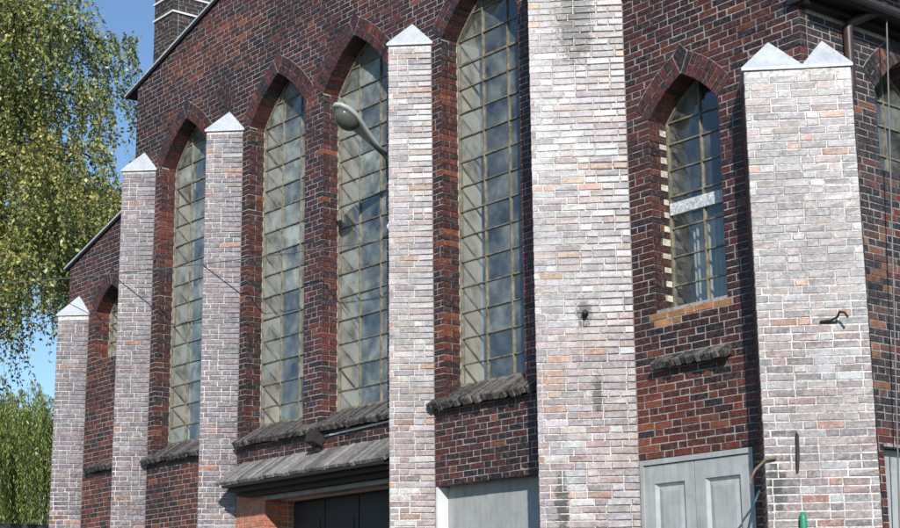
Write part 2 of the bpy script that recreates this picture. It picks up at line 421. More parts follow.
T_BUT = [(46, (0.170, 0.147, 0.163)), (18, (0.200, 0.147, 0.150)), (22, (0.155, 0.135, 0.152)), (2, (0.30, 0.155, 0.10)), (10, (0.28, 0.255, 0.26))]  # three buttress tables: paler than the wall, part lime, part painted sun glare
T_CORNER = [(46, (0.225, 0.207, 0.210)), (14, (0.245, 0.190, 0.180)), (20, (0.160, 0.146, 0.153)), (3, (0.32, 0.165, 0.11)), (16, (0.34, 0.33, 0.325))]
T_PALE = [(40, (0.325, 0.297, 0.305)), (16, (0.33, 0.262, 0.245)), (12, (0.235, 0.212, 0.22)), (4, (0.38, 0.225, 0.15)), (26, (0.45, 0.43, 0.42))]
def col_facade(p):
    v = noise.noise(Vector((p.x*0.55, 3.1, p.z*0.7))) + 0.35*noise.noise(Vector((p.x*2.1, 9.1, p.z*2.5))) + max(0, (4.4-p.z))*0.13
    soot = 0.82 + 0.55*noise.noise(Vector((p.x*0.9, 7.7, p.z*0.5)))
    red = v > 0.34 or (p.x < -23.1 and p.z < 7 and rng.random() < 0.75) or (p.x > -12 and p.z < 4.35 and rng.random() < 0.4)
    if -19.8 < p.x < -19.0 and p.z < 3.7: return vary((0.55, 0.19, 0.10), 0.1)
    if -11.75 < p.x < -10.6 and 4.80 < p.z < 4.98 and (p.z > 4.90 or p.x < -11.25): return vary((0.34, 0.16, 0.07), 0.25)
    return tuple(q*max(0.55, min(1.2, soot)) for q in vary(pick(T_RED if red else T_WALL, rng.random()), 0.25))
def col_side(p):
    if p.z < 3.57 or (p.z < 6.1 and p.y > 1.2 and rng.random() < 0.4): return vary(pick(T_RED, rng.random()), 0.2)
    return vary(pick(T_SIDE, rng.random()), 0.2)
def col_but(tab):
    def f(p):
        v = noise.noise(Vector((p.x*1.3, p.y*1.3, p.z*1.1)))
        c = pick(tab, min(0.999, max(0, rng.random()*0.8 + 0.1 + v*0.25)))
        # lower bricks darker and redder: the upward growth of sun glare painted in
        if p.z < 4.6 + 0.8*v and rng.random() < 0.65: c = (c[0]*0.84, c[1]*0.72, c[2]*0.70)
        return vary(c, 0.16)
    return f

# ------------------------------------------------------------------ ground
def sheet(name, pts, z, material):
    mb = MB(); mb.poly([(x, y, z) for x, y in pts], [tuple(range(len(pts)))]); o = mb.build(name, material); tag(o, kind='structure'); return o
sheet('ground', [(-1500, -1500), (1500, -1500), (1500, 1500), (-1500, 1500)], 0.0, M['earth'])
sheet('yard', [(-30, -30), (26, -30), (26, 0.3), (-30, 0.3)], 0.004, M['asphalt'])
sheet('side_yard', [(-9.3, 0.3), (26, 0.3), (26, 40), (-9.3, 40)], 0.004, M['asphalt'])

# ------------------------------------------------------------------ the building
X0, X1, XC = -25.28, -9.53, -17.93
NL, NR = -23.07, -12.79
EAVE_L, EAVE_R, ROOF = 7.98, 7.86, 0.295
ZA_L, ZA_R = EAVE_L + ROOF*(NL-X0), EAVE_R + ROOF*(X1-NR)
EN, ZAP = 10.60, 12.08
BASE = Vector((-17.4, 0.0, 0.0)); OFF = -BASE
B = empty('brick_hall', BASE, 'dark clinker brick hall with pointed arch windows and pale angular buttresses', 'building')
def part(mb, name, material, smooth=False):
    return mb.build(name, material, B, OFF, smooth)

def xl(z):
    if z < EAVE_L: return X0
    if z < ZA_L: return X0 + (z-EAVE_L)/ROOF
    if z < EN: return NL
    if z < ZAP: return NL + (z-EN)/(ZAP-EN)*(XC-NL)
    return None
def xr(z):
    if z < EAVE_R: return X1
    if z < ZA_R: return X1 - (z-EAVE_R)/ROOF
    if z < EN: return NR
    if z < ZAP: return NR - (z-EN)/(ZAP-EN)*(NR-XC)
    return None

BUT = [(-24.50, 0.375, 7.04), (-22.37, 0.385, 9.04), (-19.77, 0.39, 9.04), (-15.31, 0.39, 9.04), (-11.93, 0.735, 9.45), (-9.53, 0.40, 7.04)]
H2 = 0.325      # the corner buttress carries on round the corner
# windows: xc, half width, bottom, springing, rise
WIN = {'w0': (-23.74, 0.50, 6.23, 7.05, 0.38), 'w1': (-21.45, 0.72, 4.66, 9.05, 0.62), 'w2': (-18.86, 0.72, 4.66, 9.05, 0.62),
       'w3': (-16.98, 0.72, 4.66, 9.05, 0.62), 'w4': (-14.39, 0.72, 4.66, 9.05, 0.62), 'w5': (-11.115, 0.485, 4.98, 7.05, 0.39)}
RW = (1.635, 0.485, 6.19, 7.08, 0.40)
DOORS = {'garage': (-19.03, -15.9, 3.58, 0.45), 'panel': (-15.31, -13.4, 3.46, 0.16), 'double': (-11.93, -10.41, 3.45, 0.05)}

def arch_curve(a, h, n=14):
    """left half of the inner arch, springing -> apex, relative to centre/springing"""
    p0, p2 = Vector((-a, 0)), Vector((0, h)); c = (p0+p2)/2 + Vector((-h, a)).normalized()*0.105*a/0.72
    return [p0*(1-t)**2 + c*2*t*(1-t) + p2*t*t for t in [i/n for i in range(n+1)]]
RING = 0.25
def outer_curve(a, h, t=RING):
    pts = arch_curve(a, h); out = []
    for i, p in enumerate(pts):
        d = (pts[min(i+1, len(pts)-1)] - pts[max(i-1, 0)]).normalized(); nrm = Vector((-d.y, d.x)); out.append(p + nrm*t)
    top = Vector((0, out[-1].y + (out[-1].x*-1)*0.75)); out.append(top); return [Vector((-a, 0.0))] + out
OUTC = {}
def ring_half(a, h, z):
    """outer half width of the arch ring at height z above springing (None above)"""
    key = (a, h)
    if key not in OUTC: OUTC[key] = outer_curve(a, h, RING+0.012)
    oc = OUTC[key]
    for p, q in zip(oc, oc[1:]):
        lo, hi = min(p.y, q.y), max(p.y, q.y)
        if lo <= z <= hi and hi > lo: return -(p.x + (q.x-p.x)*(z-p.y)/(q.y-p.y))
    return None
def win_excl(spec, z, zlow=None):
    xc, a, zb, zs, h = spec
    if z < (zb if zlow is None else zlow): return None
    if z < zs: return (xc-a, xc+a)
    w = ring_half(a, h, z-zs)
    return (xc-w, xc+w) if w else None
SILLZ = 4.44
def excl_f(z):
    d = {}
    for k, s in WIN.items():
        e = win_excl(s, z, SILLZ if k in ('w1', 'w2', 'w3', 'w4') else None)
        if e: d[k] = e
    for k, (a, b, t, r) in DOORS.items():
        if z < t: d[k] = (a, b)
    for i, (xf, h, zc) in enumerate(BUT):
        if z < zc + 0.01: d['b%d' % i] = (xf-2*h, xf)
    return d
def excl_r(z):
    d = {}
    e = win_excl(RW, z)
    if e: d['rw'] = e
    if z < 7.05: d['b'] = (0.0, 2*H2)
    if z < 3.42: d['door'] = (0.87, 2.5)
    return d

def arch_hole(xc, a, zb, zs, h, g=0.0):
    ac = arch_curve(a+g, h+g)
    L = [(xc+p.x, zs+p.y) for p in ac]; Rr = [(xc-p.x, zs+p.y) for p in reversed(ac[:-1])]
    return [(xc-a-g, zb)] + L + Rr + [(xc+a+g, zb)]

# wall cores (mortar behind the bricks, plaster inside)
outline = [(X0, 0.0), (X1, 0.0), (X1, EAVE_R), (NR, ZA_R), (NR, EN), (XC, ZAP), (NL, EN), (NL, ZA_L), (X0, EAVE_L)]
inset = lambda pts, g: pts
holes = [arch_hole(s[0], s[1], 4.36 if s[2] == 4.66 else s[2], s[3], s[4], g=0.01) for s in WIN.values()] + [[(a-0.01, 0.02), (a-0.01, t+0.005), (b+0.01, t+0.005), (b+0.01, 0.02)] for a, b, t, r in DOORS.values()]
oc = [(X0+0.01, 0.01), (X1-0.011, 0.01), (X1-0.011, EAVE_R), (NR, ZA_R), (NR, EN), (XC, ZAP), (NL+0.01, EN), (NL+0.01, ZA_L), (X0+0.01, EAVE_L)]
fw = part(holed_plate(oc, holes, lambda u, z, d: (u, d, z), 0.0048, 0.25), 'facade_wall', M['mortard'])
holes_in = [arch_hole(*s, g=0.0) for s in WIN.values()] + [[(a-0.004, 0.03), (a-0.004, t), (b+0.004, t), (b+0.004, 0.03)] for k, (a, b, t, r) in DOORS.items() if k != 'double']
XS = -12.35
part(holed_plate([(X0+0.3, 0.02), (XS-0.003, 0.02), (XS-0.003, ZA_R-0.3), (NR, ZA_R-0.1), (NR-0.1, EN-0.1), (XC, ZAP-0.1), (NL+0.1, EN-0.1), (NL, ZA_L-0.1), (X0+0.3, EAVE_L-0.1)],
     [h for h in holes_in if h[0][0] < XS], lambda u, z, d: (u, d, z), 0.255, 0.63), 'interior_plaster', M['plaster'])
part(holed_plate([(XS, 0.02), (X1-0.3, 0.02), (X1-0.3, EAVE_R-0.1), (XS, EAVE_R+0.6)], [h for h in holes_in if h[0][0] > XS], lambda u, z, d: (u, d, z), 0.255, 0.63), 'aisle_interior', M['dark_in'])
YB = 15.0
rh = [arch_hole(*RW, g=0.01), [(0.86, 0.02), (0.86, 3.425), (2.51, 3.425), (2.51, 0.02)]]
sw = part(holed_plate([(0.012, 0.01), (YB, 0.01), (YB, EAVE_R-0.01), (0.012, EAVE_R-0.01)], rh, lambda u, z, d: (X1-d, u, z), 0.0048, 0.25), 'side_wall', M['mortard'])
mb = MB()   # the walls nobody sees from the yard
mb.box((X0+0.005, 0.26, 0.0), (X0+0.3, YB, EAVE_L)); mb.box((X0, YB, 0), (X1, YB+0.3, EAVE_R)); mb.box((NL, YB, EAVE_R), (NR, YB+0.3, EN))
part(mb, 'rear_wall', M['dark_in'])
def coursed(name):
    m, n, b = mat(name); g = n.nodes.new('ShaderNodeNewGeometry'); sx = n.nodes.new('ShaderNodeSeparateXYZ'); cb = n.nodes.new('ShaderNodeCombineXYZ')
    n.links.new(g.outputs['Position'], sx.inputs[0]); n.links.new(sx.outputs[1], cb.inputs[0]); n.links.new(sx.outputs[2], cb.inputs[1])
    t = n.nodes.new('ShaderNodeTexBrick'); n.links.new(cb.outputs[0], t.inputs['Vector']); t.inputs['Scale'].default_value = 1.0
    t.inputs['Brick Width'].default_value = 0.252; t.inputs['Row Height'].default_value = 0.075; t.inputs['Mortar Size'].default_value = 0.006
    t.inputs['Color1'].default_value = (0.07, 0.022, 0.02, 1); t.inputs['Color2'].default_value = (0.035, 0.018, 0.02, 1); t.inputs['Mortar'].default_value = (0.30, 0.28, 0.25, 1)
    n.links.new(t.outputs[0], b.inputs['Base Color']); b.inputs['Roughness'].default_value = 0.7; return m
M['coursed'] = coursed('far_brick_courses')
mb = MB(); mb.box((NL+0.004, 0.252, ZA_L-0.3), (NL+0.2, YB, EN)); part(mb, 'clerestory_wall', M['coursed'])
mb = MB(); mb.box((NR-0.2, 0.252, ZA_R-0.3), (NR-0.004, YB, EN)); part(mb, 'clerestory_wall', M['coursed'])
mb = MB(); mb.box((X0+0.31, 0.64, 0.01), (X1-0.26, YB-0.01, 0.05)); part(mb, 'interior_floor', M['dark_in'])
mb = MB(); mb.box((NL-0.3, 5.2, 0.06), (NR+0.3, 5.35, 10.3)); mb.box((-12.9, 3.0, 0.06), (-9.9, 3.1, 7.4)); mb.box((-25.0, 3.0, 0.06), (-23.2, 3.1, 7.4)); part(mb, 'partition', M['dark_in'])

# roofs
def roof(name, pts, th, over):
    """pts: two points (x,z) of a slope in the XZ plane"""
    (xa, za), (xb, zb) = pts; mb = MB()
    d = Vector((xb-xa, zb-za)).normalized(); n = Vector((-d.y, d.x)); n = n if n.y > 0 else -n
    a = Vector((xa, za)) - d*over; b = Vector((xb, zb))
    q = [a+n*0.02, b+n*0.02, b+n*(0.02+th), a+n*(0.02+th)]
    mb.hexa([(p.x, 0.002, p.y) for p in q] + [(p.x, YB+0.5, p.y) for p in q])
    r = part(mb, name, M['roof'])
    # verge: dark board under a bright sheet edge
    v = MB(); q2 = [a+n*0.0, b+n*0.0, b+n*(0.02+th-0.02), a+n*(0.02+th-0.02)]
    v.hexa([(p.x, -0.035, p.y) for p in q2] + [(p.x, 0.0, p.y) for p in q2]); v.build('verge_board', M['fascia'], r, None)
    v = MB(); q3 = [a-d*0.02+n*(0.02+th-0.018), b+n*(0.02+th-0.018), b+n*(0.02+th+0.012), a-d*0.02+n*(0.02+th+0.012)]
    v.hexa([(p.x, -0.045, p.y) for p in q3] + [(p.x, 0.06, p.y) for p in q3]); v.build('verge_sheet', M['cap'], r, None)
    return r
roof('nave_roof', ((NL, EN), (XC, ZAP)), 0.045, 0.36)
roof('nave_roof', ((NR, EN), (XC, ZAP)), 0.07, 0.36)
roof('aisle_roof', ((X0, EAVE_L), (NL, ZA_L)), 0.035, 0.12)
ar = roof('aisle_roof', ((X1, EAVE_R), (NR, ZA_R)), 0.09, 0.22)
# right eave: dark boarded fascia, bracket, gutter
mb = MB(); mb.box((X1+0.004, -0.02, EAVE_R-0.17), (X1+0.10, YB, EAVE_R-0.02)); mb.box((X1-0.10, -0.06, EAVE_R-0.15), (X1+0.10, -0.021, EAVE_R-0.02)); mb.build('fascia', M['fascia'], ar)
mb = MB(); mb.box((X1+0.101, 0.0, EAVE_R-0.10), (X1+0.20, YB, EAVE_R-0.075)); mb.build('soffit', M['fascia'], ar)
mb = MB(); g = []
for i in range(9):
    an = math.pi + math.pi*i/8; g.append((X1+0.26+0.07*math.cos(an), EAVE_R-0.06+0.07*math.sin(an)))
for i in range(8):
    (xa, za), (xb, zb) = g[i], g[i+1]
    mb.hexa([(xa, -0.02, za), (xb, -0.02, zb), (xb, YB, zb), (xa, YB, za), (xa, -0.02, za+0.006), (xb, -0.02, zb+0.006), (xb, YB, zb+0.006), (xa, YB, za+0.006)])
mb.build('gutter', M['fascia'], ar)

# buttresses
def occluder(z_any=True):
    segs = []
    for xf, h, zc in BUT: segs.append((Vector((xf-h, -h)), Vector((xf, 0)), zc)); segs.append((Vector((xf-h, -h)), Vector((xf-2*h, 0)), zc))
    segs.append((Vector((X1, 0)), Vector((X1+H2, H2)), 7.04))
    def f(p, N):
        if (CAM-p).dot(N) <= 0: return True
        a = Vector((CAM.x, CAM.y)); b = Vector((p.x, p.y)) + Vector((N.x, N.y))*0.02
        for s, e, zc in segs:
            d1 = b-a; d2 = e-s; den = d1.x*d2.y - d1.y*d2.x
            if abs(den) < 1e-9: continue
            w = s-a; t = (w.x*d2.y - w.y*d2.x)/den; u = (w.x*d1.y - w.y*d1.x)/den
            if 0 < t < 0.999 and 0 <= u <= 1 and CAM.z + (p.z-CAM.z)*t < zc: return True
        return False
    return f
OCC = occluder()
none = lambda z: {}
s2 = math.sqrt(0.5)
_pr = random.Random(3); PHB = [_pr.choice((0.0, -(H_+J_), S_+J_, 0.07, -0.19)) for _ in range(400)]
def ph_but(k): return PHB[k]
def cap_mesh(A, Bp, C, z, apex, over):
    cen = (A+Bp+C)/3
    mb = MB(); out = []
    for p in (A, Bp, C):
        d = (p-cen).normalized()*over; q = p + d
        out.append(Vector((q.x, q.y)))
    # keep the wall side on the wall
    ring = [(p.x, p.y, z) for p in out] + [(p.x, p.y, z+0.028) for p in out] + [tuple(apex)]
    mb.poly(ring, [(2,1,0), (0,1,4,3), (1,2,5,4), (2,0,3,5), (3,4,6), (4,5,6), (5,3,6)]); return mb
buts = []
for i, (xf, h, zc) in enumerate(BUT):
    A, Rg, C = Vector((xf-2*h, 0.0)), Vector((xf-h, -h)), Vector((xf, 0.0))
    g = 0.0048; inn = [Vector((xf-2*h+g*1.414, 0.02)), Vector((xf-h, -h+g*1.414)), Vector((xf-g*1.414, 0.02))]
    if i == 5: inn[2] = Vector((xf-g*1.414+0.015, 0.005+0.01))
    mb = MB(); mb.poly([(p.x, p.y, 0.0) for p in inn] + [(p.x, p.y, zc-0.004) for p in inn], [(2,1,0), (3,4,5), (0,1,4,3), (1,2,5,4), (2,0,3,5)])
    if i == 5:
        q = [Vector((X1-0.03, 0.012)), Vector((X1, g*1.414)), Vector((X1+H2-g, H2)), Vector((X1-0.02, 2*H2-0.01))]
        mb.poly([(p.x, p.y, 0.0) for p in q] + [(p.x, p.y, zc-0.005) for p in q], [(3,2,1,0), (4,5,6,7), (0,1,5,4), (1,2,6,5), (2,3,7,6), (3,0,4,7)])
    host = part(mb, 'buttress', M['mortar'])
    host['label'] = ['pale short buttress at the left end of the hall', 'pale buttress beside the small arched window', 'pale buttress at the left end of the canopy',
                     'pale buttress beside the lamp', 'broad lime- and glare-whitened buttress without a visible cap', 'double-capped pale corner buttress'][i]
    w = Wall('but', 300)
    tab = T_PALE if i in (3, 4) else T_CORNER if i == 5 else T_BUT
    U = Vector((s2, s2, 0)); N = Vector((s2, -s2, 0)); L = h*math.sqrt(2)
    Lx = L + (H2*math.sqrt(2) if i == 5 else -0.006)
    lay(w, Vector((Rg.x, Rg.y, 0)), U, N, lambda z: 0.0, lambda z: Lx, 0.0, zc-0.002, none, col_but(tab), ph_but)
    # left face, turned away from the sun: its shade painted in with dark wall tones
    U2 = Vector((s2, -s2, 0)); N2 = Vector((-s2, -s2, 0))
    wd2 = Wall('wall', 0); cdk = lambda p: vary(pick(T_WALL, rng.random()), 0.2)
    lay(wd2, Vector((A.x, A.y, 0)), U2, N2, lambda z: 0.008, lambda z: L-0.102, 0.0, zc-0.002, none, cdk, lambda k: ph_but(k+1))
    if i == 5:
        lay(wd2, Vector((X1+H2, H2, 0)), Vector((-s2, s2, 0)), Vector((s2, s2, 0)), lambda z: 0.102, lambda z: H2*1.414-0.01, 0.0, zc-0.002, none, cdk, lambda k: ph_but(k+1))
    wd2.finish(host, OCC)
    w.finish(host, OCC)
    rise = 0.39 if i != 4 else 0.6
    cap_mesh(A, Rg, C, zc, Vector((xf-h, -0.004, zc+rise)), 0.03).build('cap', M['cap'], host)
    if i == 5:
        cap_mesh(Vector((X1, 0.012)), Vector((X1+H2, H2)), Vector((X1, 2*H2)), zc+0.003, Vector((X1+0.004, H2, zc+0.36)), 0.03).build('cap', M['cap'], host)
    buts.append(host)

# facade and side wall bricks
w = Wall('wall', 300)
rev = {k: 0.25 for k in WIN}; rev.update({k: v[3] for k, v in DOORS.items()}); rev['double'] = 0.12
lay(w, Vector((0, 0, 0)), Vector((1, 0, 0)), Vector((0, -1, 0)), xl, xr, 0.0, ZAP-0.1, excl_f, col_facade, None, rev)
w.finish(fw, OCC)
w = Wall('wall', 300)
lay(w, Vector((X1, 0, 0)), Vector((0, 1, 0)), Vector((1, 0, 0)), lambda z: 0.114, lambda z: 6.0, 0.0, EAVE_R-0.16, excl_r, col_side, None, {'rw': 0.25})
w.finish(sw, OCC)

# arch rings
def ring(spec, P, colf, name='window_arch'):
    xc, a, zb, zs, h = spec
    core = MB()
    pts = arch_curve(a, h, 60); L = [0]
    for p, q in zip(pts, pts[1:]): L.append(L[-1] + (q-p).length)
    n = max(3, round(L[-1]/0.070)); host = None; bricks = []
    def at(s):
        for i in range(len(L)-1):
            if s <= L[i+1] + 1e-9:
                t = (s-L[i])/(L[i+1]-L[i]); p = pts[i].lerp(pts[i+1], t); d = (pts[i+1]-pts[i]).normalized()
                return p, Vector((-d.y, d.x))
        return pts[-1], Vector((0, 1))
    for sgn in (1, -1):
        for i in range(n):
            s0, s1 = L[-1]*i/n + 0.005, L[-1]*(i+1)/n - 0.005
            (p0, n0), (p1, n1) = at(s0), at(s1)
            cuts = ((0, RING),) if (i % 2 == 0) else ((0, 0.119), (0.131, RING))
            for t0, t1 in cuts:
                q = [p0+n0*t0, p1+n1*t0, p1+n1*t1, p0+n0*t1]
                bricks.append([(xc+sgn*v.x, zs+v.y) for v in q])
    pe, ne = at(L[-1])
    k = [Vector((0, h+0.012)), pe+ne*(RING)*1.0 + Vector((0.008, 0)), Vector((0, h+RING*1.22))]
    bricks.append([(xc+k[0].x, zs+k[0].y+0.01), (xc+k[1].x+0.006, zs+k[1].y), (xc, zs+k[2].y+0.03), (xc-k[1].x-0.006, zs+k[1].y)])
    # mortar bed of the ring
    oc = outer_curve(a, h, RING+0.006); poly = [(xc+p.x, zs+p.y) for p in oc] + [(xc-p.x, zs+p.y) for p in reversed(oc[:-1])]
    ic = arch_curve(a+0.012, h+0.012)
    poly += [(xc-p.x, zs+p.y) for p in ic] + [(xc+p.x, zs+p.y) for p in reversed(ic[:-1])]
    host = part(holed_plate(poly, [], lambda u, z, d: P(u, z, d), 0.007, 0.2), name, M['mortard'])
    for q in bricks:
        mb = MB(); c = colf(Vector(P(q[0][0], q[0][1], 0)))
        cx = sum(v[0] for v in q)/4; cz = sum(v[1] for v in q)/4
        f = [(cx+(v[0]-cx)*0.95, cz+(v[1]-cz)*0.95) for v in q]; pr = -0.002 - rng.uniform(0, 0.003)
        pts3 = [P(*v, pr) for v in f] + [P(*v, pr+0.004) for v in q] + [P(*v, 0.247) for v in q]
        mb.poly(pts3, BF)
        me = mb.mesh('brick'); me.materials.append(M['wall_obj']); o = link('brick', me, None, host); o.color = (*c, 1)
    return host
PF = lambda u, z, d: (u, d, z)
PR = lambda u, z, d: (X1-d, u, z)
for k, s in WIN.items(): ring(s, PF, lambda p: vary(pick(T_WALL, rng.random()), 0.25))
ring(RW, PR, col_side)

# windows
def window(spec, P, cols, rows, thick_rows=(), label=None, yb=0.255, dust=(0.10, 0.3), topdust=1.0, clear=False):
    xc, a, zb, zs, h = spec
    ac = arch_curve(a, h); g = 0.022
    fr_o = arch_hole(xc, a, zb, zs, h); ia = arch_curve(a-g, h-g*0.9)
    inner = [(xc-a+g, zb+g)] + [(xc+p.x, zs+p.y) for p in ia] + [(xc-p.x, zs+p.y) for p in reversed(ia[:-1])] + [(xc+a-g, zb+g)]
    fr = part(holed_plate(fr_o, [inner], P, yb, yb+0.05), 'window', M['bar'])
    if label: fr['label'] = label
    def half(z):
        if z <= zs: return a-g
        for p, q in zip(ia, ia[1:]):
            if p.y <= z-zs <= q.y: return -(p.x + (q.x-p.x)*(z-zs-p.y)/(q.y-p.y))
        return 0.0
    def topz(x):
        ax = abs(x-xc)
        for p, q in zip(ia, ia[1:]):
            if -q.x <= ax <= -p.x: return zs + p.y + (q.y-p.y)*((-ax)-p.x)/(q.x-p.x)
        return zs
    bw = 0.0072
    def hx(u0, u1, z0, z1, d0, d1, nm):
        mb = MB(); mb.hexa([P(u0, z0, d0), P(u1, z0, d0), P(u1, z0, d1), P(u0, z0, d1), P(u0, z1, d0), P(u1, z1, d0), P(u1, z1, d1), P(u0, z1, d1)])
        mb.build(nm, M['bar'], fr)
    xs = [xc-a+g + (2*a-2*g)*i/cols for i in range(1, cols)]
    zr = [z for z in rows if half(z) > 0.08]
    for z in zr:
        t = bw*2.0 if any(abs(z-q) < 0.01 for q in thick_rows) else bw*(1+rng.uniform(-0.15, 0.15))
        hx(xc-half(z+t), xc+half(z+t), z-t, z+t, yb+0.005, yb+0.042, 'glazing_bar')
    zed = [zb+g] + zr + [max(topz(xc), zs)]
    for x in xs: hx(x-bw*1.15, x+bw*1.15, zb+g, topz(x)-0.004, yb+0.002, yb+0.045, 'glazing_bar')
    xe = [xc-a+g] + xs + [xc+a-g]
    for r in range(len(zed)-1):
        za, zt = zed[r]+0.006, zed[r+1]-0.006
        for c in range(cols):
            u0, u1 = xe[c]+0.004, xe[c+1]-0.004
            if zt > zs:   # clip to the arch
                N = 5; low = [(u0+(u1-u0)*i/N, za) for i in range(N+1)]
                up = [(u, min(zt, topz(u)+0.006)) for u, _ in low]
                ok = [i for i in range(N+1) if up[i][1]-za > 0.004]
                if len(ok) < 2: continue
                poly = [low[i] for i in ok] + [up[i] for i in reversed(ok)]
            else: poly = [(u0, za), (u1, za), (u1, zt), (u0, zt)]
            tx, tz = rng.gauss(0, 0.012), rng.gauss(0, 0.012)
            cu, cz = (u0+u1)/2, (za+zt)/2
            pl = holed_plate(poly, [], lambda u, z, d: P(u, z, yb+0.022 + d + tx*(u-cu) + tz*(z-cz)), 0.0, 0.004)
            o = pl.build('pane', M['glass'], fr)
            hh_ = max(0.0, min(1.0, ((cz-zb)/(zs-zb)-0.15)/0.5)); du = rng.uniform(*dust) * (1 + (topdust-1)*hh_) * (0.45 if (clear and c) else 1.0)
            if rng.random() < 0.06: du += 0.12
            o.color = (du, du, du, 1)
    return fr
rows_tall = [8.73 - 0.3175*i for i in range(13)] + [9.05, 9.36]
for k, lb in (('w1', 'tall window between the two left pale buttresses'), ('w2', 'tall window left of the lamp'), ('w3', 'tall window behind the lamp'), ('w4', 'tall window over the grey panel')):
    window(WIN[k], PF, 3, sorted(rows_tall), (8.73,), lb, dust=(0.07, 0.30), topdust=1.6 if k != 'w4' else 1.5, clear=(k == 'w4'))
rows5 = [5.27 + 0.31*i for i in range(3)] + [6.24, 6.53, 6.82, 7.06]
w5 = window(WIN['w5'], PF, 2, rows5, (), 'short arched window over the grey double door', dust=(0.02, 0.06))
mb = MB(); mb.box((-11.57, 0.238, 6.03), (-10.66, 0.31, 6.16)); mb.build('transom', M['peel'], w5)
mb = MB()
n = 46
for i in range(n):
    u0, u1 = -11.42+0.66*i/n, -11.42+0.66*(i+1)/n
    d0, d1 = 0.42+0.035*math.sin(i*1.1)+0.02*math.sin(i*0.37), 0.42+0.035*math.sin((i+1)*1.1)+0.02*math.sin((i+1)*0.37)
    mb.hexa([(u0, d0, 4.99), (u1, d1, 4.99), (u1, d1+0.004, 4.99), (u0, d0+0.004, 4.99), (u0, d0, 5.98), (u1, d1, 5.98), (u1, d1+0.004, 5.98), (u0, d0+0.004, 5.98)])
mb.build('curtain', M['net'], w5)
# the painted, toothed left jamb of the short window
jm = plain('cream_jamb_paint', (0.50, 0.47, 0.38), 0.8, 18, 0.5)
for k in range(int(4.99/PITCH_Z)+1, int(7.0/PITCH_Z)):
    if k % 2: continue
    za = k*PITCH_Z - 0.002; mb = MB(); mb.box((-11.5985, 0.13+rng.uniform(0, 0.05), za+rng.uniform(0, 0.01)), (-11.591, 0.245, za+PITCH_Z*rng.uniform(0.75, 1.0))); mb.build('painted_brick', jm, w5)
window(WIN['w0'], PF, 2, [6.56, 6.86, 7.08], (), 'small arched window half hidden by a buttress', dust=(0.1, 0.2))
window(RW, PR, 2, [6.5, 6.83, 7.1], (), 'arched window round the corner in the side wall', dust=(0.08, 0.2))

# sills of sloping bricks set on edge
def sill(x0, x1, yb, zb, yf, zf, th, name, key, pitch=0.075, tj=0.012, label=None):
    n = max(2, round((x1-x0)/pitch)); d = Vector((yf-yb, zf-zb)).normalized(); nrm = Vector((d.y, -d.x)); nrm = nrm if nrm.y < 0 else -nrm
    mb = MB(); tones = [(0.03, 0.026, 0.024), (0.05, 0.044, 0.04), (0.075, 0.066, 0.06), (0.13, 0.118, 0.10)] if key == 'sill' else [(0.17, 0.16, 0.145), (0.24, 0.225, 0.20), (0.30, 0.285, 0.26), (0.13, 0.12, 0.11)]
    for i in range(n):
        a, b = x0+(x1-x0)*i/n+0.007, x0+(x1-x0)*(i+1)/n-0.007; tone = vary(rng.choice(tones), 0.2)
        jo = rng.uniform(-tj, tj); up = rng.uniform(-0.006, 0.006); e = d*jo
        p0 = Vector((yb, zb+up)); p1 = Vector((yf, zf+up)) + e
        q = [p0+nrm*th, p1+nrm*(th*rng.uniform(0.85, 1.0)), p1+nrm*0.008 - d*0, p0]
        sl_ = rng.uniform(-0.003, 0.003)
        p1u = p1 - d*0.012; p1v = p1 + nrm*0.012
        prof = [q[0], q[1], p1v, p1u, p0]
        k = [(a, v.x, v.y) for v in prof] + [(b, v.x, v.y) for v in prof]
        mb.poly([(x+sl_, y, z) for x, y, z in k], [(0,1,2,3,4), (9,8,7,6,5), (0,5,6,1), (1,6,7,2), (2,7,8,3), (3,8,9,4), (4,9,5,0)], tone)
    bed = Vector((yb, zb)); f = Vector((yf, zf)) - d*0.03
    q = [bed+nrm*(th-0.015), f+nrm*(th-0.015), f+nrm*0.012, bed+nrm*0.012]
    mb.hexa([(x0+0.008, v.x, v.y) for v in q] + [(x1-0.008, v.x, v.y) for v in q], (0.05, 0.045, 0.04))
    o = part(mb, name, M[key])
    if label: o['label'] = label
    return o
sill(-22.36, -20.56, 0.25, 4.66, -0.13, 4.42, 0.085, 'sill', 'sill')
sill(-19.70, -16.10, 0.25, 4.66, -0.14, 4.42, 0.085, 'sill', 'sill', label='long weathered brick sill under the pair of tall windows')
sill(-15.33, -13.42, 0.25, 4.66, -0.14, 4.43, 0.095, 'sill', 'sill', tj=0.03)
sill(-11.60, -10.60, 0.02, 4.50, -0.13, 4.42, 0.085, 'sill', 'sill', tj=0.025)
sill(-24.28, -23.15, 0.02, 4.55, -0.12, 4.47, 0.10, 'sill', 'sill')
# canopy over the gateway
cn = sill(-19.62, -15.75, 0.0, 4.14, -0.44, 3.84, 0.06, 'canopy', 'canopy', pitch=0.09, tj=0.008, label='sloping weathered canopy over the gateway')
mb = MB(); mb.box((-19.5, -0.30, 3.70), (-15.72, 0.0, 3.80)); mb.box((-19.42, -0.17, 3.64), (-15.6, 0.0, 3.70)); mb.box((-19.5, -0.405, 3.755), (-15.8, -0.30, 3.79)); mb.build('corbel', M['fascia'], cn)
mb = MB(); mb.box((-19.06, -0.035, 3.575), (-15.5, 0.06, 3.632)); part(mb, 'lintel', M['steel'])
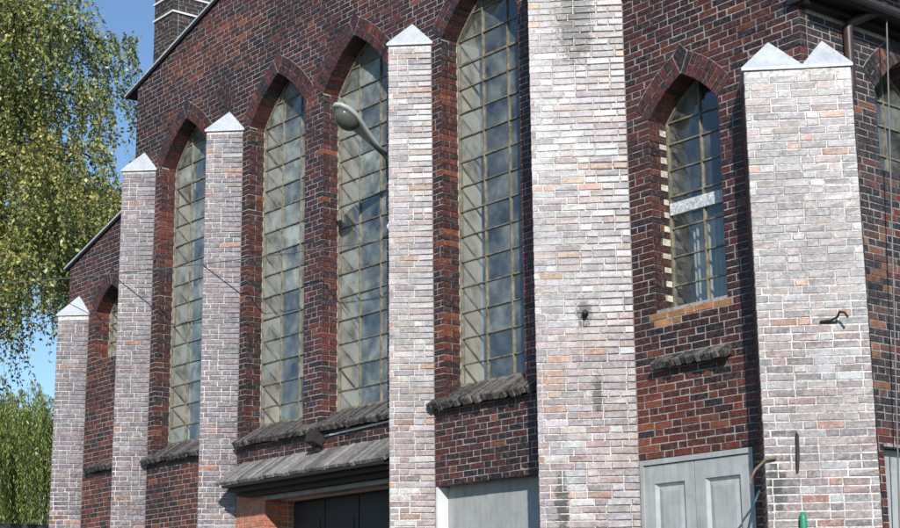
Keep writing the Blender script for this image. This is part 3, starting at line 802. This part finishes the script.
# gateway doors
gd = MB(); gd.box((-19.02, 0.47, 0.03), (-15.9, 0.50, 3.57)); gd = part(gd, 'gateway_door', M['doordark'])
for i in range(4):
    mb = MB(); x = -18.98+i*0.77; mb.box((x, 0.435, 0.06), (x+0.745, 0.468, 3.54))
    for a, b in ((0.35, 1.5), (1.65, 3.3)): mb.box((x+0.1, 0.425, a), (x+0.645, 0.434, b))
    mb.build('door_leaf', M['doordark'], gd)
# blocked opening with grey infill
mb = MB(); mb.box((-15.30, 0.16, 0.03), (-13.4, 0.22, 3.47)); pn = part(mb, 'infill_panel', M['concrete'])
mb = MB(); mb.box((-15.303, 0.004, 0.03), (-15.27, 0.159, 3.452)); mb.build('white_frame', M['white'], pn)
# panelled double door
mb = MB(); mb.box((-11.92, 0.075, 0.03), (-10.42, 0.11, 3.44)); dd = part(mb, 'double_door', M['door'])
mb = MB(); mb.box((-11.925, 0.0, 3.395), (-10.415, 0.074, 3.447)); mb.box((-11.925, 0.0, 0.03), (-11.88, 0.074, 3.393)); mb.box((-10.46, 0.0, 0.03), (-10.415, 0.074, 3.393)); mb.build('door_frame', M['door'], dd)
for x0, x1 in ((-11.875, -11.195), (-11.183, -10.465)):
    mb = MB(); y0, y1 = 0.018, 0.073
    st = 0.13
    for a, b, c, d in ((x0, x0+st, 0.04, 3.388), (x1-st, x1, 0.04, 3.388)): mb.box((a, y0, c), (b, y1, d))
    for c, d in ((0.04, 0.25), (1.25, 1.45), (3.20, 3.388)): mb.box((x0+st, y0+0.001, c), (x1-st, y1, d))
    leaf = mb.build('door_leaf', M['door'], dd)
    for c, d in ((0.25, 1.25), (1.45, 3.20)):
        mb = MB(); q0, q1 = x0+st+0.002, x1-st-0.002; e = 0.035
        o4 = [(q0, c+0.002), (q1, c+0.002), (q1, d-0.002), (q0, d-0.002)]; i4 = [(q0+e, c+e), (q1-e, c+e), (q1-e, d-e), (q0+e, d-e)]
        f4 = [(q0+e+0.05, c+e+0.05), (q1-e-0.05, c+e+0.05), (q1-e-0.05, d-e-0.05), (q0+e+0.05, d-e-0.05)]
        pts = [(u, y0+0.006, z) for u, z in o4] + [(u, y0+0.034, z) for u, z in i4] + [(u, y0+0.022, z) for u, z in f4]
        mb.poly(pts, [(0,1,5,4), (1,2,6,5), (2,3,7,6), (3,0,4,7), (4,5,9,8), (5,6,10,9), (6,7,11,10), (7,4,8,11), (8,9,10,11)])
        mb.build('door_panel', M['door'], dd)
# side door
mb = MB(); mb.box((X1-0.2, 0.88, 0.03), (X1-0.15, 2.49, 3.42)); sdn = part(mb, 'side_door', M['door'])
for a, b in ((0.89, 1.67), (1.69, 2.48)):
    mb = MB(); mb.box((X1-0.149, a, 0.05), (X1-0.12, b, 3.40)); mb.box((X1-0.119, a+0.1, 1.5), (X1-0.11, b-0.1, 3.2)); mb.build('door_leaf', M['door'], sdn)
# downpipe at the corner
mb = MB(); py_ = 0.70
mb.tube([(X1+0.30, 1.0, EAVE_R-0.02), (X1+0.28, 0.96, EAVE_R-0.06), (X1+0.075, 0.70, EAVE_R-0.21), (X1+0.06, 0.68, EAVE_R-0.27), (X1+0.06, 0.68, 7.0), (X1+0.045, 0.662, 6.85), (X1+0.045, 0.662, 0.0)], [0.05, 0.05, 0.05, 0.05, 0.05, 0.036, 0.036], 10)
dp = part(mb, 'downpipe', M['pipe'], True)
mb = MB()
for z in (5.6, 4.0, 2.4): mb.tube([(X1+0.045, 0.662, z), (X1+0.045, 0.662, z+0.04)], 0.041, 10)
mb.build('pipe_clamp', M['pipe'], dp)

# chimney through the left aisle roof
cx1, cy0, cwid = -24.3, 1.3, 0.68
mb = MB(); mb.box((cx1-cwid+0.01, cy0+0.0048, 7.6), (cx1-0.0048, cy0+0.75, 14.6)); ch = part(mb, 'chimney', M['mortard'])
w = Wall('wall', 0); T_CH = [(50, (0.032, 0.024, 0.022)), (40, (0.05, 0.034, 0.03)), (14, (0.08, 0.04, 0.03))]
cf = lambda p: vary(pick(T_CH, rng.random()), 0.2)
lay(w, Vector((cx1-cwid, cy0, 0)), Vector((1, 0, 0)), Vector((0, -1, 0)), lambda z: 0.0, lambda z: cwid, 8.0, 14.6, none, cf)
lay(w, Vector((cx1, cy0, 0)), Vector((0, 1, 0)), Vector((1, 0, 0)), lambda z: 0.114, lambda z: 0.75, 8.0, 14.6, none, cf)
w.finish(ch, OCC)
mb = MB()
for z in (12.66, 12.98): mb.box((cx1-cwid-0.025, cy0-0.025, z), (cx1+0.025, cy0+0.775, z+0.035))
mb.build('band', M['white'], ch)

# ------------------------------------------------------------------ things on the building
# street lamp on its arm
lb = Vector((-16.17, -0.03, 7.72)); hd = Vector((-16.13, -0.80, 8.20))
L = empty('wall_lamp', lb, 'pale street lamp with bowl on an arm in front of the tall window', 'lamp')
ax = (hd-lb).normalized(); side = ax.cross(Vector((0, 0, 1))).normalized(); upv = side.cross(ax).normalized()
mb = MB(); mb.tube([Vector((0, 0, -0.10)), Vector((0, -0.01, 0.0)), ax*0.18, ax*0.36], [0.03, 0.03, 0.028, 0.03], 10); mb.build('arm', M['iron'], L, None, True)
mb = MB(); mb.box((-0.07, 0.0, -0.22), (0.07, 0.03, 0.08)); mb.build('wall_plate', M['iron'], L)
# housing: loft of half-round sections, narrow at the arm, wide over the bowl
mb = MB(); secs = [(0.08, 0.042, 0.04), (0.30, 0.065, 0.06), (0.50, 0.095, 0.08), (0.64, 0.135, 0.10), (0.78, 0.165, 0.11), (0.92, 0.15, 0.09), (1.01, 0.10, 0.06), (1.05, 0.03, 0.025)]
ns = 12
for t, wd_, hh in secs:
    for j in range(ns):
        an = 2*math.pi*j/ns; yy = math.sin(an)*hh if math.sin(an) > 0 else math.sin(an)*0.022
        p = ax*t + side*(math.cos(an)*wd_) + upv*yy; mb.v.append(tuple(p))
for i in range(len(secs)-1):
    for j in range(ns): mb.f.append((i*ns+j, i*ns+(j+1) % ns, (i+1)*ns+(j+1) % ns, (i+1)*ns+j))
mb.f.append(tuple(reversed(range(ns)))); mb.f.append(tuple((len(secs)-1)*ns+j for j in range(ns)))
mb.build('housing', M['lamp'], L, None, True)
mb = MB(); c0 = ax*0.80; nr = 6
for i in range(nr+1):
    f = i/nr*math.pi/2
    for j in range(14):
        an = 2*math.pi*j/14; p = c0 + ax*(math.cos(an)*0.19*math.cos(f)) + side*(math.sin(an)*0.148*math.cos(f)) - upv*(0.018+0.15*math.sin(f)); mb.v.append(tuple(p))
for i in range(nr):
    for j in range(14): mb.f.append((i*14+j, i*14+(j+1) % 14, (i+1)*14+(j+1) % 14, (i+1)*14+j))
mb.f.append(tuple(range(14))); mb.build('bowl', M['bowl'], L, None, True)

# insulator bracket and overhead wire
br = Vector((-15.83, -0.25, 6.58))
I = empty('insulator_bracket', br, 'small black iron bracket with insulators on the buttress beside the lamp', 'bracket')
mb = MB(); mb.tube([(0.16, 0.05, 0), (0, 0, 0), (-0.10, -0.05, 0.02)], 0.016, 8); mb.tube([(-0.02, -0.01, -0.13), (-0.02, -0.01, 0.14)], 0.014, 8); mb.build('arm', M['iron'], I)
for z in (-0.13, 0.03, 0.14):
    mb = MB(); mb.tube([(-0.02, -0.02, z-0.03), (-0.02, -0.02, z), (-0.02, -0.02, z+0.035)], [0.022, 0.038, 0.02], 8); mb.build('insulator', M['white'] if z == 0.14 else M['iron'], I)
def cable(name, a, b, sag, r, label, key='cable', n=24):
    a, b = Vector(a), Vector(b); mb = MB(); c = a
    pts = [a.lerp(b, i/n) - Vector((0, 0, sag*4*(i/n)*(1-i/n))) - a for i in range(n+1)]
    mb.tube(pts, r, 6); o = mb.build(name, M[key]); o.location = a; tag(o, label, 'cable'); return o
cable('overhead_wire', (-15.86, -0.30, 6.55), (-40.0, -0.9, 10.1), 0.25, 0.008, 'thin overhead wire from the iron bracket past the buttresses to the trees')
cable('hanging_cable', (X1+0.235, 1.10, 7.78), (X1+0.04, 0.855, 1.2), 0.0, 0.008, 'thin grey cable hanging from the corner eave past the side window')
# floodlight box with conduit between sill and canopy
fl = empty('floodlight', (-17.62, -0.01, 4.24), 'small dark floodlight bolted to the wall under the long sill', 'light')
mb = MB(); mb.hexa([(-0.10, -0.24, -0.02), (0.10, -0.24, -0.02), (0.10, -0.10, -0.08), (-0.10, -0.10, -0.08), (-0.10, -0.20, 0.12), (0.10, -0.20, 0.12), (0.08, -0.06, 0.06), (-0.08, -0.06, 0.06)]); mb.build('housing', M['iron'], fl)
mb = MB(); mb.box((-0.03, -0.12, -0.14), (0.03, 0.0, -0.08)); mb.box((-0.02, -0.14, -0.09), (0.02, -0.08, 0.0)); mb.build('bracket', M['iron'], fl)
mb = MB(); mb.tube([(0, 0, 0), (1.55, 0, 0.045)], 0.014, 8); o = mb.build('conduit', M['white']); o.location = (-17.58, -0.02, 4.30); tag(o, 'white straight conduit running under the long brick sill', 'conduit')
# ironwork on the corner buttress
def on_face(x, z, out=0.0): return Vector((x + out*s2, x + 9.53 - out*s2, z))
mb = MB(); p0 = on_face(-9.52, 4.53, 0.005)
mb.tube([q - p0 for q in (on_face(-9.52, 4.53, 0.01), on_face(-9.45, 4.535, 0.03), on_face(-9.41, 4.56, 0.07), on_face(-9.40, 4.60, 0.11), on_face(-9.37, 4.585, 0.14), on_face(-9.35, 4.54, 0.14))], 0.012, 8)
o = mb.build('iron_hook', M['iron']); o.location = p0; tag(o, 'bent black iron hook on the double-capped corner buttress', 'hook')
mb = MB(); p0 = on_face(-9.72, 3.15, 0.0)
mb.tube([q - p0 for q in (on_face(-9.725, 3.13, 0.02), on_face(-9.72, 3.25, 0.024), on_face(-9.715, 3.36, 0.024), on_face(-9.715, 3.47, 0.035), on_face(-9.715, 3.49, 0.0))], [0.012, 0.018, 0.016, 0.014, 0.01], 6)
o = mb.build('wall_anchor', M['iron']); o.location = p0; tag(o, 'upright black iron wall anchor low on the corner buttress', 'anchor')
mb = MB(); p0 = Vector((-9.90, -0.40, 3.25))
mb.tube([Vector((0.06, 0.05, 0.015)), Vector((0.0, -0.02, 0.0)), Vector((-0.07, -0.09, -0.09)), Vector((-0.11, -0.12, -0.18)), Vector((-0.10, -0.13, -0.23))], [0.015, 0.014, 0.012, 0.011, 0.007], 7)
o = mb.build('broken_bracket', M['rust']); o.location = p0; tag(o, 'bent rusty bracket sticking from the buttress edge by the double door', 'bracket')
mb = MB(); mb.tube([(0, 0, 0), (0, 0, 2.55), (0, 0, 2.70), (0, 0, 2.76)], [0.03, 0.03, 0.034, 0.022], 12)
o = mb.build('green_pole', M['green'], None, None, True); o.location = on_face(-9.71, 0.004, 0.06); tag(o, 'green enamelled pole standing against the corner buttress', 'pole')
mb = MB(); mb.tube([Vector((0.10, 0.02, 0.35)), Vector((0.05, -0.02, 0.22)), Vector((0.0, -0.05, 0.0)), Vector((-0.02, -0.06, -0.6)), Vector((0.0, -0.05, -1.6))], 0.012, 8)
o = mb.build('hose', M['hose'], None, None, True); o.location = (-10.04, -0.50, 2.62); tag(o, 'dark blue hose hanging beside the double door', 'hose')
bo = on_face(-9.71, 5.02, 0); p0 = Vector((-12.29, -0.36, 5.02))
mb = MB(); mb.tube([(0, 0, 0), (0.05, -0.05, 0.0), (0.07, -0.07, 0.0)], [0.035, 0.03, 0.018], 8); o = mb.build('iron_bolt', M['iron']); o.location = p0; tag(o, 'single black iron bolt on the broad lime- and glare-whitened buttress', 'bolt')

# ------------------------------------------------------------------ trees
npr = np.random.default_rng(5)
def leaves_mesh(P, Dn, size, cols, ratio=0.6):
    """P: leaf bases, Dn: leaf directions; one rhombus of two triangles each"""
    n = len(P); d = Dn/np.linalg.norm(Dn, axis=1, keepdims=True)
    q = npr.normal(size=(n, 3)); s = np.cross(d, q); s /= np.linalg.norm(s, axis=1, keepdims=True)+1e-9
    nn = np.cross(d, s); L = size[:, None]
    v = np.empty((n, 4, 3)); v[:, 0] = P; v[:, 1] = P + d*L*0.45 + s*L*ratio*0.5; v[:, 2] = P + d*L + nn*L*0.12; v[:, 3] = P + d*L*0.45 - s*L*ratio*0.5
    me = bpy.data.meshes.new('foliage'); me.vertices.add(n*4); me.vertices.foreach_set('co', v.reshape(-1))
    me.loops.add(n*4); me.loops.foreach_set('vertex_index', np.arange(n*4, dtype=np.int32))
    me.polygons.add(n); me.polygons.foreach_set('loop_start', np.arange(0, n*4, 4, dtype=np.int32)); me.polygons.foreach_set('loop_total', np.full(n, 4, dtype=np.int32))
    me.update(); at = me.color_attributes.new('col', 'FLOAT_COLOR', 'POINT')
    c = np.ones((n, 4, 4), dtype=np.float32); c[:, :, :3] = cols[:, None, :]; at.data.foreach_set('color', c.ravel()); return me
def tree(name, label, base, height, z_low, rad, nlimb, nstrand, slen, leaf, pal, bark, group=None, seed=1, droop=1.0, ratio=0.6, step=0.04, hang=0.9, tight=0.55):
    r = np.random.default_rng(seed); pr = random.Random(seed)
    T = empty(name, base, label, 'tree', group)
    wob = [Vector((pr.uniform(-1, 1), pr.uniform(-1, 1), 0))*0.12*i for i in range(9)]
    tp = [Vector((0, 0, height*0.96*i/8)) + wob[i]*0.5 for i in range(9)]
    mb = MB(); mb.tube(tp, [0.24*(1-i/9.5)**0.8*height/18 + 0.02 for i in range(9)], 10); mb.build('trunk', bark, T, None, True)
    ends = []
    for i in range(nlimb):
        t = (i+0.5)/nlimb; z = z_low + (height*0.93-z_low)*t; an = i*2.399 + pr.uniform(-0.3, 0.3)
        prof = math.sin(math.pi*min(1, 0.22+0.80*t))**0.7
        ln = rad*prof*pr.uniform(0.75, 1.1); dirv = Vector((math.cos(an), math.sin(an), 0))
        k = min(7, int(z/(height*0.96)*8)); st = tp[k].lerp(tp[k+1], z/(height*0.96)*8-k)
        pts = [st + dirv*ln*s + Vector((0, 0, ln*(1.0*s-0.75*s*s*droop))) + Vector((pr.uniform(-1, 1), pr.uniform(-1, 1), pr.uniform(-1, 1)))*0.10*s for s in [j/6 for j in range(7)]]
        mb = MB(); mb.tube(pts, [0.055*(1-j/7.5)*height/18+0.006 for j in range(7)], 6); mb.build('limb', bark if i < 3 else M['barkd'], T, None, True)
        for _ in range(max(1, int(nstrand/nlimb*(0.5+prof)))):
            s = pr.random()**0.7; j = min(5, int(s*6)); p = pts[j].lerp(pts[j+1], s*6-j)
            o = Vector((pr.gauss(0, 1), pr.gauss(0, 1), pr.gauss(0, 0.6)))*(0.28*rad*(0.35+0.65*s))*tight
            ends.append((p + o, dirv, t, i))
    P, D, Sz, Cc = [], [], [], []; tw = MB()
    ctone = r.normal(0, 0.22, size=nlimb)
    for e, dirv, t, li in ends:
        ln = slen*pr.uniform(0.5, 1.25); n = int(ln/step); out = dirv*pr.uniform(0.0, 0.35)*ln + Vector((pr.gauss(0, 0.12), pr.gauss(0, 0.12), 0))*ln
        ss = np.linspace(0, 1, n)
        path = np.array(e)[None] + np.outer(ss, np.array(out)) + np.outer(0.12*ss - droop*ss**1.6, [0, 0, ln]) + np.cumsum(r.normal(0, 0.006, (n, 3)), 0)
        tw.tube([Vector(path[q]) for q in (0, n//3, 2*n//3, n-1)], [0.008, 0.006, 0.004, 0.002], 3, False)
        P.append(path + r.normal(0, 0.045, (n, 3))); D.append(r.normal(0, 1, (n, 3)) + np.array([0, 0, -hang])); Sz.append(leaf*r.uniform(0.45, 1.45, n))
        mix = r.random(n) + ctone[li]*0.5 + pr.gauss(0, 0.12); idx = np.clip((mix*len(pal)).astype(int), 0, len(pal)-1)
        Cc.append(np.array(pal)[idx]*r.uniform(0.75, 1.25, (n, 1)))
    tw.build('twigs', M['barkd'], T); me = leaves_mesh(np.concatenate(P), np.concatenate(D), np.concatenate(Sz), np.concatenate(Cc), ratio)
    o = link('crown', me, M['leaf'], T); tag(o, kind='stuff'); return len(np.concatenate(P))
BIRCH = [(0.10, 0.135, 0.035), (0.18, 0.225, 0.06), (0.26, 0.30, 0.085), (0.34, 0.38, 0.12), (0.42, 0.45, 0.18), (0.54, 0.45, 0.13)]
WILL = [(0.07, 0.10, 0.025), (0.16, 0.22, 0.045), (0.27, 0.34, 0.07), (0.36, 0.41, 0.11)]
n1 = tree('birch_tree', 'tall drooping birch with yellowing leaves rising beside the hall', (-31.95, 0.2, 0), 19.0, 8.3, 3.7, 42, 2500, 2.2, 0.082, BIRCH, M['bark'], seed=11, step=0.026, tight=0.38)
n2 = tree('birch_tree', 'lower pale birch standing behind the left aisle roof', (-39.9, 7.4, 0), 15.3, 10.9, 2.5, 22, 1150, 1.3, 0.085, BIRCH[1:], M['bark'], seed=5, step=0.03, tight=0.4)
n3 = tree('weeping_willow', 'bright green weeping willow with hanging shoots below the birch', (-57.5, 11.5, 0), 10.6, 7.2, 6.5, 30, 1900, 5.5, 0.14, WILL, M['barkd'], seed=8, droop=1.15, ratio=0.22, step=0.04, hang=3.0)
print('leaves', n1, n2, n3)
# low shed whose roof edge shows at the foot of the willow
S = empty('garden_shed', (-38.5, 4.6, 0), 'low dark shed with a flat roof below the willow', 'shed')
mb = MB(); mb.box((-2.5, -1.5, 0), (2.5, 1.5, 4.3)); mb.build('wall', M['shed'], S)
mb = MB(); mb.box((-2.7, -1.7, 4.3), (2.7, 1.7, 4.47)); mb.build('roof', M['roof'], S)
mb = MB(); mb.box((-0.6, -1.54, 0.02), (0.6, -1.502, 2.1)); mb.build('door', M['doordark'], S)
